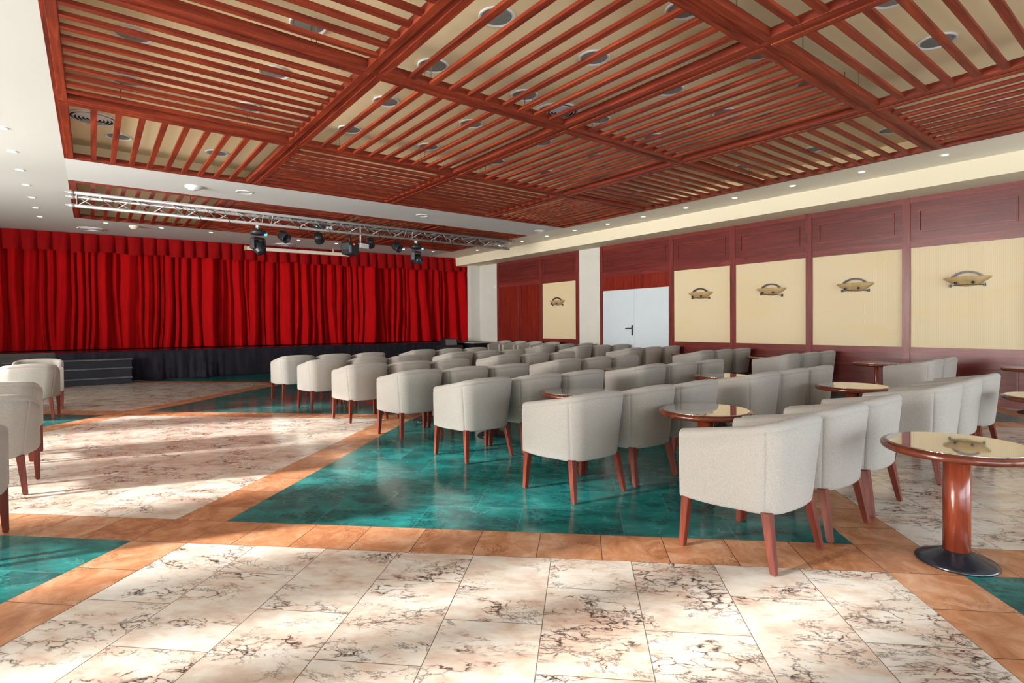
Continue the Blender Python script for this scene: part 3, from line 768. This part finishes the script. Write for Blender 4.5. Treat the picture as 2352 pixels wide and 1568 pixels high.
# irregular fold phases
fold_x, fold_a = [], []
x = -3.1
while x < 9.75:
    w_ = rnd.choice([0.10, 0.13, 0.16, 0.20, 0.26, 0.36]); fold_x.append((x, w_, rnd.uniform(0.7, 1.5), rnd.uniform(-0.4, 0.4))); x += w_
P = []
for (fx, fw_, fa, sk_) in fold_x:
    m = 14
    for q in range(m):
        t = q / m
        row = []
        for k in range(15):
            s = k / 14
            z = ST + 0.02 + (2.98 - ST - 0.02) * s
            d = (fx + 3.1) * 0
            grow = 0.70 + 0.30 * (1 - s)
            ridge_ = abs(math.sin(PI * t)) ** 0.55
            off = (0.11 + 0.65 * fw_) * fa * grow * ridge_ + 0.015 * math.sin(4 * PI * t + 3 * fx) * grow
            slant = sk_ * fw_ * (1 - s) ** 2 * 0.9 + 0.03 * math.sin(s * 5 + fx * 4) * (1 - s)
            xx = fx + fw_ * t + slant
            row.append((xx, curt_y(xx) + 0.16 - off + 0.012 * math.sin(z * 6 + fx * 9), z))
        P.append(row)
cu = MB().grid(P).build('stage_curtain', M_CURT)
tag(cu, 'wide red velvet stage curtain hanging in deep folds', 'curtain')
P = []
x = -3.1; k_ = 0
while x < 9.75:
    w_ = 0.27 + 0.04 * math.sin(k_ * 2.3); m = 12
    for q in range(m):
        t = q / m
        row = []
        for k in range(7):
            s = k / 6
            zb = 2.885 + 0.018 * math.sin(k_ * 1.7) + 0.022 * (1 - abs(2 * t - 1)) ** 0.5 * -1
            z = zb + (ZC - 0.01 - zb) * s
            saw = 0.13 * abs(math.sin(PI * t ** 1.4)) ** 0.5 - 0.02
            xx = x + w_ * t
            row.append((xx, curt_y(xx) - 0.26 - saw * (1.0 - 0.55 * s), z))
        P.append(row)
    x += w_; k_ += 1
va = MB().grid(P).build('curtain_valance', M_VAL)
tag(va, 'pleated dark red valance along the top of the stage curtain', 'valance')

# roller screen case under the ceiling before the curtain
r = empty('projection_screen_case', (4.41, 15.25, 3.17), -0.06, 'long cream roller screen case hanging before the valance', 'projection screen')
MB().box(-1.31, 1.31, -0.06, 0.06, -0.045, 0.045).build('case', M_SCREEN, r, bevel=0.012)
for s in (-1, 1): MB().box(s * 1.31 - 0.02, s * 1.31 + 0.02, -0.07, 0.07, -0.055, 0.055).build('end_cap', plain('tan_end_cap', (0.55, 0.36, 0.20), 0.5), r)
for s in (-0.9, 0.9): MB().box(s - 0.012, s + 0.012, -0.01, 0.01, 0.045, 0.13).build('ceiling_bracket', M_SCREEN, r)

# ------------------------------------------------------------------ lighting truss
TY, TZ = 10.64, 3.205
TB = (10.99, 3.205); TC = (10.815, 3.040)
TX0, TX1 = -0.30, 8.20
r = empty('lighting_truss', (0, 0, 0), 0, 'long silver triangular lighting truss hanging before the stage', 'truss')
for (y, z, a, b) in ((TY, TZ, TX0, TX1), (TB[0], TB[1], TX0, TX1), (TC[0], TC[1], TX0, TX1 - 0.03)):
    c = MB().tube([(a + 0.08, y, z), (b - 0.04, y, z)], 0.027, 14).build('chord', M_ALU, r)
    for e, s in ((a, 1), (b - 0.0, -1)):
        MB().lathe([(0.008, 0), (0.013, 0.02 * s), (0.02, 0.05 * s), (0.034, 0.06 * s), (0.034, 0.10 * s), (0.027, 0.11 * s)], 14, (e, y, z), 'x').build('coupler', M_ALU, c)
PIT = 0.475
def lattice(p, q, phase):
    for a, b in ((TX0 + 0.14, 2.47), (2.63, 5.30), (5.46, TX1 - 0.12)):
        mb = MB(); n = max(2, int(round((b - a) / (PIT / 2))))
        pts = [(a + (b - a) * k / n, *(p if (k + phase) % 2 else q)) for k in range(n + 1)]
        for u, w in zip(pts[:-1], pts[1:]): mb.tube([u, w], 0.008, 6)
        for e in (a, b): mb.tube([(e, *p), (e, *q)], 0.009, 6)
        mb.build('lattice', M_ALU, r)
lattice((TY, TZ), TC, 0); lattice(TB, TC, 1); lattice((TY, TZ), TB, 0)
for x in (1.35, 2.55, 4.2, 5.4, 7.1):
    MB().tube([(x, TC[0], TC[1]), (x, TC[0], ZP)], 0.005, 6).build('suspension_cable', M_CABLE, r)
for i, x in enumerate((1.5, 1.95, 3.15, 3.72, 4.76, 6.0, 6.5)):
    q = [(x - 0.12, TY + 0.05, TZ - 0.02), (x - 0.03, TC[0] - 0.07, TZ - 0.16), (x + 0.04, TC[0], TC[1] - 0.10 - 0.03 * (i % 3)), (x + 0.15, TC[0] + 0.03, TC[1] - 0.03), (x + 0.2, TB[0] - 0.1, TZ - 0.05)]
    MB().tube(q, 0.006, 6).build('cable', M_CABLE, r)

def moving_head(x, rot, tilt, label):
    r = empty('moving_head_light', (x, TC[0], TC[1] - 0.056), rot, label, 'stage light', 'moving head lights on the truss')
    MB().box(-0.022, 0.022, -0.03, 0.03, -0.02, 0.028).tube([(0, 0, -0.01), (0, 0, -0.07)], 0.014, 8).build('clamp', M_ALU, r)
    b = MB().lathe([(0.06, 0), (0.115, -0.02), (0.135, -0.05), (0.135, -0.08), (0.10, -0.105), (0.03, -0.11)], 20, (0, 0, -0.045)).build('base', M_BLACKP, r)
    MB().box(0.03, 0.075, -0.137, -0.118, -0.165, -0.135).build('blue_display', M_BLUE, b)
    MB().box(0.085, 0.10, -0.122, -0.10, -0.135, -0.12).build('indicator', M_GREEN, b)
    mb = MB()
    for s in (-1, 1):
        v = []
        for y, zs in ((-0.05, 0), (0.05, 0)):
            v += [(s * 0.105, y * 0.9, -0.20), (s * 0.140, y * 0.9, -0.22), (s * 0.145, y * 1.1, -0.40), (s * 0.105, y * 1.1, -0.42)]
        mb.add(v, [(0, 1, 2, 3), (7, 6, 5, 4), (0, 4, 5, 1), (1, 5, 6, 2), (2, 6, 7, 3), (3, 7, 4, 0)])
    mb.box(-0.125, 0.125, -0.045, 0.045, -0.225, -0.19)
    mb.build('yoke', M_BLACKP, r, bevel=0.012)
    h = MB().lathe([(0.02, -0.13), (0.07, -0.125), (0.095, -0.09), (0.10, 0.0), (0.095, 0.06), (0.085, 0.10), (0.085, 0.125), (0.07, 0.128), (0.066, 0.10)], 24, axis='z').build('head', M_BLACKP, r)
    h.location = (0, 0, -0.37); h.rotation_euler = tilt
    ln = MB().lathe([(0.066, 0.101), (0.04, 0.112), (0.001, 0.116)], 20, cap=False).build('lens', M_LENS, h)
    for k in (0.55, 1.2): MB().lathe([(0.098, -0.02 * k - 0.02), (0.104, -0.02 * k - 0.024), (0.098, -0.02 * k - 0.03)], 24, cap=False).build('cooling_fin', M_BLACK, h)
moving_head(2.405, 0.55, (2.5, 0, 0.2), 'black moving head light at the left of the truss')
moving_head(5.605, 0.55, (2.0, 0, -0.2), 'black moving head light at the right of the truss, with bluish lens')
def par(x, y, z, s, rot, label):
    r = empty('par_light', (x, y, z), rot, label, 'stage light', 'small par lights on the truss')
    MB().tube([(0, 0, 0.15 if rot > 2 else 0.005), (0, 0, -0.06)], 0.010, 8).build('hook', M_BLACK, r)
    mb = MB()
    pts = [(s * 0.115, 0, -0.05 - 0.10 * 1.0)] + [(s * 0.115 * math.cos(t), 0, -0.06 - 0.10 + 0.10 * math.sin(t) ** 0.5) for t in [PI * k / 12 for k in range(1, 12)]] + [(-s * 0.115, 0, -0.15)]
    mb.tube(pts, 0.007, 6); mb.build('yoke', M_BLACK, r)
    c = MB().lathe([(0.02, 0.10), (0.075, 0.09), (0.085, 0.03), (0.088, -0.06), (0.094, -0.07), (0.094, -0.085), (0.080, -0.085), (0.078, -0.03)], 22, axis='y').build('can', M_BLACKP, r)
    c.location = (0, 0, -0.165); c.rotation_euler = (0.5, 0, 0)
    MB().lathe([(0.078, -0.032), (0.04, -0.02), (0.001, -0.015)], 20, axis='y', cap=False).build('lens', M_LAMPGREY, c)
par(2.855, TC[0], TC[1] - 0.033, 1, 0.5, 'small round par light beside the left moving head')
par(5.15, TC[0], TC[1] - 0.033, 1, 0.5, 'small round par light beside the right moving head')
par(3.56, TB[0], TC[1] + 0.03, 1, 2.6, 'small dark par light half hidden behind the truss, left of the boxy fixture')
par(4.62, TB[0], TC[1] + 0.03, 1, 2.6, 'small dark par light half hidden behind the truss, right of the white receiver')
# red/green lit dimmer box inside the truss
r = empty('dimmer_box', (3.50, TC[0] + 0.02, TC[1] + 0.03), 0, 'small black control box with red and green lights inside the truss', 'control box')
MB().box(-0.13, 0.13, -0.05, 0.05, 0.0, 0.07).build('case', M_BLACKP, r)
MB().box(-0.09, -0.075, -0.054, -0.05, 0.04, 0.055).build('red_light', M_RED, r)
MB().box(-0.06, -0.035, -0.054, -0.05, 0.02, 0.035).build('green_light', M_GREEN, r)
MB().box(0.13, 0.26, -0.04, 0.04, 0.0, 0.05).build('socket', M_WPLASTIC, r)
# boxy fixture
r = empty('stage_effect_light', (4.12, TC[0], TC[1] - 0.048), 0.5, 'boxy black effect light with a slanted bluish face under the truss', 'stage light')
MB().tube([(0, 0, 0.02), (0, 0, -0.16)], 0.018, 8).build('clamp', M_BLACK, r)
mb = MB(); v = []
out = [(-0.15, -0.17), (-0.155, -0.30), (-0.10, -0.39), (0.11, -0.40), (0.155, -0.34), (0.155, -0.18), (0.11, -0.145), (-0.10, -0.145)]
for y in (-0.11, 0.11): v += [(a, y, b) for a, b in out]
fs = [tuple(range(8)), tuple(range(15, 7, -1))] + [(i, (i + 1) % 8, 8 + (i + 1) % 8, 8 + i) for i in range(8)]
mb.add(v, fs); c = mb.build('housing', M_BLACKP, r, bevel=0.008)
MB().box(-0.14, -0.085, -0.116, -0.11, -0.36, -0.22).build('glass_face', plain('pale_blue_glass', (0.20, 0.30, 0.42), 0.1), c)
MB().box(-0.03, 0.02, -0.115, -0.105, -0.20, -0.175).build('red_light', M_RED, c)
r = empty('wireless_receiver', (4.40, TC[0] + 0.02, TC[1]), 0.35, 'white box on a white drop pole beside the boxy effect light', 'receiver')
MB().tube([(-0.06, 0, 0.16), (-0.06, 0, -0.19)], 0.012, 8).build('pole', M_WPLASTIC, r)
MB().box(-0.10, 0.12, -0.05, 0.05, -0.285, -0.19).build('box', M_WPLASTIC, r, bevel=0.005)
MB().tube([(0.10, 0, -0.22), (0.12, 0.0, -0.13), (0.09, 0, -0.06)], 0.005, 6).tube([(0.11, 0, -0.22), (0.18, 0.0, -0.21)], 0.005, 6).build('red_cable', plain('red_cable_sheath', (0.5, 0.03, 0.02), 0.5), r)
for k, x in enumerate((4.80, 5.10)):
    pass

# ------------------------------------------------------------------ tub chair
def chair_path():
    hw, yb, yf, rc = 0.290, -0.272, 0.250, 0.145
    pts = []
    def add(x, y, nx, ny, seam=0): pts.append((x, y, nx, ny, seam))
    for k in range(7): add(-hw, yf - (yf - (yb + rc)) * k / 6, -1, 0)
    for k in range(1, 10):
        t = PI / 2 * k / 10
        s = 1 if k == 4 else 0
        add(-hw + rc - rc * math.cos(t), yb + rc - rc * math.sin(t), -math.cos(t), -math.sin(t), s)
    for k in range(11):
        x = -(hw - rc) + 2 * (hw - rc) * k / 10
        bow = -0.012 * (1 - (x / (hw - rc)) ** 2)
        add(x, yb + bow, 0.02 * x, -1)
    for k in range(1, 10):
        t = PI / 2 * (1 - k / 10)
        s = 1 if k == 6 else 0
        add(hw - rc + rc * math.cos(t), yb + rc - rc * math.sin(t), math.cos(t), -math.sin(t), s)
    for k in range(7): add(hw, (yb + rc) + (yf - (yb + rc)) * k / 6, 1, 0)
    # densify round the seams so the groove is narrow
    out = []
    for i, p in enumerate(pts):
        if p[4]:
            a, b = pts[i - 1], pts[i + 1]
            for s, d in ((a, -0.06), (p, 0), (b, 0.06)):
                if s is p: out.append((*p[:4], 1))
                else: out.append(tuple(p[q] + (s[q] - p[q]) * 0.10 for q in range(4)) + (0,))
        else: out.append(p)
    return out
def make_chair():
    r = empty('tub_chair', (0, 0, 0))
    path = chair_path(); P = []
    zb = 0.265; TH = 0.072
    def sst(t): t = max(0, min(1, t)); return t * t * (3 - 2 * t)
    for (x, y, nx, ny, seam) in path:
        l = math.hypot(nx, ny); nx, ny = nx / l, ny / l
        h = 0.615 + 0.080 * max(0, min(1, (0.25 - y) / 0.47)) + (0.020 * (1 - (x / 0.29) ** 2) * sst((-0.10 - y) / 0.17))
        sec = [(0.030, zb - 0.006), (0.006, zb), (0.0, zb + 0.012), (0.0, zb + 0.09), (0.0, zb + 0.19), (0.0, h - 0.10), (0.0, h - 0.048), (0.0055, h - 0.043), (0.0, h - 0.038), (0.004, h - 0.020),
               (0.014, h - 0.006), (0.030, h), (0.046, h), (0.060, h - 0.008), (0.070, h - 0.024), (TH, h - 0.05), (TH, 0.50), (TH - 0.004, 0.42), (TH - 0.01, 0.30)]
        row = []
        for (o, z) in sec:
            t = (z - zb) / (0.70 - zb)
            bk = sst((0.12 - y) / 0.30); kx = 1.0 - 0.17 * bk * (1 - t)
            kyb = 0.86 + 0.14 * t
            oo = o + (0.003 if seam and 1 < len(row) < 9 else 0)
            X, Y = (x - nx * oo) * kx, (y - ny * oo)
            Y = Y * kyb if Y < 0 else Y * (0.97 + 0.03 * t)
            row.append((X, Y, z))
        P.append(row)
    mb = MB(); mb.grid(P)
    m = len(P[0])
    for row in (P[0], P[-1]):
        mb.add(row, [tuple(range(m))])
    sh = mb.build('backrest_shell', M_FABRIC, r)
    for f in sh.data.polygons:
        if len(f.vertices) > 4: f.use_smooth = False
    mb = MB()
    hw, y0, y1 = 0.195, -0.19, 0.245
    z = [(0.262, 0.0), (0.262, 0.0), (0.385, 0.0), (0.408, 0.008), (0.420, 0.026), (0.424, 0.06)]
    rows = []
    for zz, ins in z[1:]:
        ring_ = []
        for sx, sy, a0 in ((1, 1, 0), (-1, 1, PI / 2), (-1, -1, PI), (1, -1, 1.5 * PI)):
            cx_, cy_ = sx * (hw - 0.03), (y1 - 0.03 if sy > 0 else y0 + 0.03)
            for q in range(5):
                a = a0 + PI / 2 * q / 4; rr = max(0.03 - ins, 0.004)
                k = max(0, ins - 0.03)
                ring_.append((cx_ - sx * k + rr * math.cos(a), cy_ - sy * k + rr * math.sin(a), zz))
        rows.append(ring_ + [ring_[0]])
    mb.grid(rows)
    nr = len(rows[0]) - 1
    mb.add(rows[0][:nr], [tuple(range(nr))]); mb.add(rows[-1][:nr], [tuple(range(nr))])
    mb.build('seat', M_FABRIC, r)
    for sx in (-1, 1):
        MB().taper((sx * 0.205, -0.185, 0.275), (sx * 0.234, -0.235, 0.006), 0.0225, 0.0145).taper((sx * 0.234, -0.235, 0.006), (sx * 0.234, -0.235, 0.0), 0.010, 0.010).build('leg', M_LEG, r, bevel=0.003)
        MB().taper((sx * 0.264, 0.214, 0.275), (sx * 0.272, 0.238, 0.006), 0.0225, 0.0145).taper((sx * 0.272, 0.238, 0.006), (sx * 0.272, 0.238, 0.0), 0.010, 0.010).build('leg', M_LEG, r, bevel=0.003)
    return r
CH = make_chair(); cf = [True]
ROWS = {
 ('a', 0): [(2.704, 1.488), (3.305, 1.488), (3.895, 1.50)], ('a', 1): [(2.688, 2.795), (3.280, 2.795), (3.872, 2.795)], ('a', 2): [(2.700, 4.106), (3.303, 4.106), (3.899, 4.106)],
 ('a', 3): [(2.687, 5.319), (3.290, 5.319), (3.881, 5.319)], ('a', 4): [(2.652, 6.623), (3.263, 6.623), (3.871, 6.623)], ('a', 5): [(2.581, 7.844), (3.194, 7.844), (3.781, 7.844)], ('a', 6): [(2.536, 9.110), (3.127, 9.110), (3.739, 9.110)],
 ('b', 0): [(5.000, 1.445), (5.590, 1.445), (6.185, 1.445)], ('b', 1): [(4.950, 2.815), (5.541, 2.815), (6.130, 2.815)], ('b', 2): [(5.000, 4.165), (5.610, 4.165), (6.202, 4.165)], ('b', 3): [(5.003, 5.565), (5.608, 5.565), (6.200, 5.565)],
 ('b', 4): [(5.065, 6.985), (5.656, 6.985), (6.247, 6.985)], ('b', 5): [(4.985, 8.235), (5.575, 8.235), (6.165, 8.235)], ('b', 6): [(4.941, 9.485), (5.551, 9.485), (6.138, 9.485)],
 ('c', 1): [(8.100, 2.335), (8.693, 2.335)], ('c', 2): [(8.177, 4.105), (8.800, 4.105), (9.400, 4.105)], ('c', 3): [(8.193, 5.565), (8.782, 5.565), (9.380, 5.565)],
 ('c', 4): [(8.190, 7.12), (8.790, 7.12), (9.390, 7.12)], ('c', 5): [(8.200, 8.50), (8.800, 8.50), (9.398, 8.50)], ('c', 6): [(8.140, 9.60), (8.760, 9.60), (9.380, 9.60)]}
RW = ['row nearest the camera', 'second row from the camera', 'third row from the camera', 'fourth row from the camera', 'fifth row from the camera', 'sixth row from the camera', 'row nearest the stage']
GW = {'a': ('left block', ['aisle end', 'middle', 'inner end']), 'b': ('middle block', ['left end', 'middle', 'right end']), 'c': ('wall block', ['left end', 'middle', 'wall end'])}
for (g, k), lst in ROWS.items():
    for i, (x, y) in enumerate(lst):
        lab = 'oatmeal tub chair, %s of the %s, %s' % (GW[g][1][i], RW[k], GW[g][0])
        put(CH, cf, (x, y, 0), lab, 'chair', 'tub chairs in rows right of the aisle', random.uniform(-0.025, 0.025))
for (x, y, rz, l) in ((-0.675, 4.03, 0.0, 'beige tub chair cut by the left edge of the photo, closest to the camera'),
                      (-0.615, 5.37, 0.0, 'beige tub chair seen from behind, second from the camera on the left of the aisle'),
                      (-0.665, 6.62, 0.0, 'beige tub chair just peeping over the chair seen from behind left of the aisle'),
                      (-0.64, 9.45, 0.0, 'sunlit beige tub chair facing the stage, near the steps'),
                      (-1.30, 9.55, 0.05, 'tub chair at the left edge beside the sunlit chair near the steps'),
                      (-0.62, 10.42, PI, 'tub chair with a lit arm facing the camera before the stage steps')):
    put(CH, cf, (x, y, 0), l, 'chair', 'tub chairs left of the aisle', rz)
for k, y in enumerate((12.72, 12.02, 11.34, 10.66)):
    put(CH, cf, (9.25, y, 0), 'tub chair turned sideways against the far panelled wall, %s' % ['nearest the stage', 'second from the stage', 'third from the stage', 'fourth from the stage'][k], 'chair', 'sideways tub chairs by the far wall', PI / 2 + (0.04, -0.02, 0.02, 0.0)[k])

# ------------------------------------------------------------------ pedestal tables
def make_table():
    r = empty('pedestal_table', (0, 0, 0))
    R_ = 0.305
    prof = [(R_ - 0.012, 0.570)] + [(R_ - 0.012 + 0.019 * math.cos(t), 0.556 + 0.019 * math.sin(t)) for t in [PI / 2 - PI * q / 10 for q in range(11)]] + [(R_ - 0.05, 0.535)]
    prof[0] = (R_ - 0.022, 0.5735)
    MB().lathe(prof, 56).build('tabletop', M_RIM, r)
    MB().lathe([(R_ - 0.020, 0.5730), (R_ - 0.020, 0.5775), (R_ - 0.022, 0.5785)], 56).build('glass_top', M_SMOKED, r)
    MB().lathe([(0.056, 0.045), (0.056, 0.537)], 28).build('column', M_COLUMN, r)
    b = MB().lathe([(0.166, 0.0), (0.168, 0.006), (0.162, 0.014), (0.145, 0.022), (0.11, 0.036), (0.075, 0.052), (0.06, 0.060), (0.056, 0.061)], 40).build('base', M_BASE, r)
    return r
TP = make_table(); tf = [True]
for (x, y, l) in ((3.30, 0.775, 'dark round pedestal table in the right foreground with its whole base in view'),
                  (3.32, 2.17, 'round pedestal table between the two nearest rows of the left block'),
                  (3.36, 3.48, 'round pedestal table between the second and third rows of the left block'),
                  (3.33, 4.72, 'round pedestal table between the third and fourth rows of the left block'),
                  (3.22, 5.99, 'round pedestal table between the fourth and fifth rows of the left block'),
                  (5.92, 0.79, 'round pedestal table cut by the right edge of the photo, nearer one'),
                  (5.60, 2.10, 'round pedestal table between the two nearest rows of the middle block'),
                  (5.62, 3.46, 'round pedestal table between the second and third rows of the middle block'),
                  (5.50, 4.84, 'round pedestal table between the third and fourth rows of the middle block'),
                  (9.33, 1.42, 'round pedestal table cut by the right edge of the photo, beside the wall'),
                  (8.98, 3.05, 'round pedestal table before the dado, behind the nearest pair of wall chairs'),
                  (9.30, 4.88, 'round pedestal table by the wall below the second wallpaper bay'),
                  (9.22, 6.42, 'small far pedestal table by the wall near the white double door')):
    o = put(TP, tf, (x, y, 0), l, 'table', 'round pedestal tables', random.uniform(0, 3))
    if x > 8.5:                                   # the tables by the wall stand on a thinner stem
        for ch in o.children:
            if ch.name.startswith('column'): ch.scale = (0.5, 0.5, 1)
            if ch.name.startswith('base'): ch.scale = (0.9, 0.9, 1)
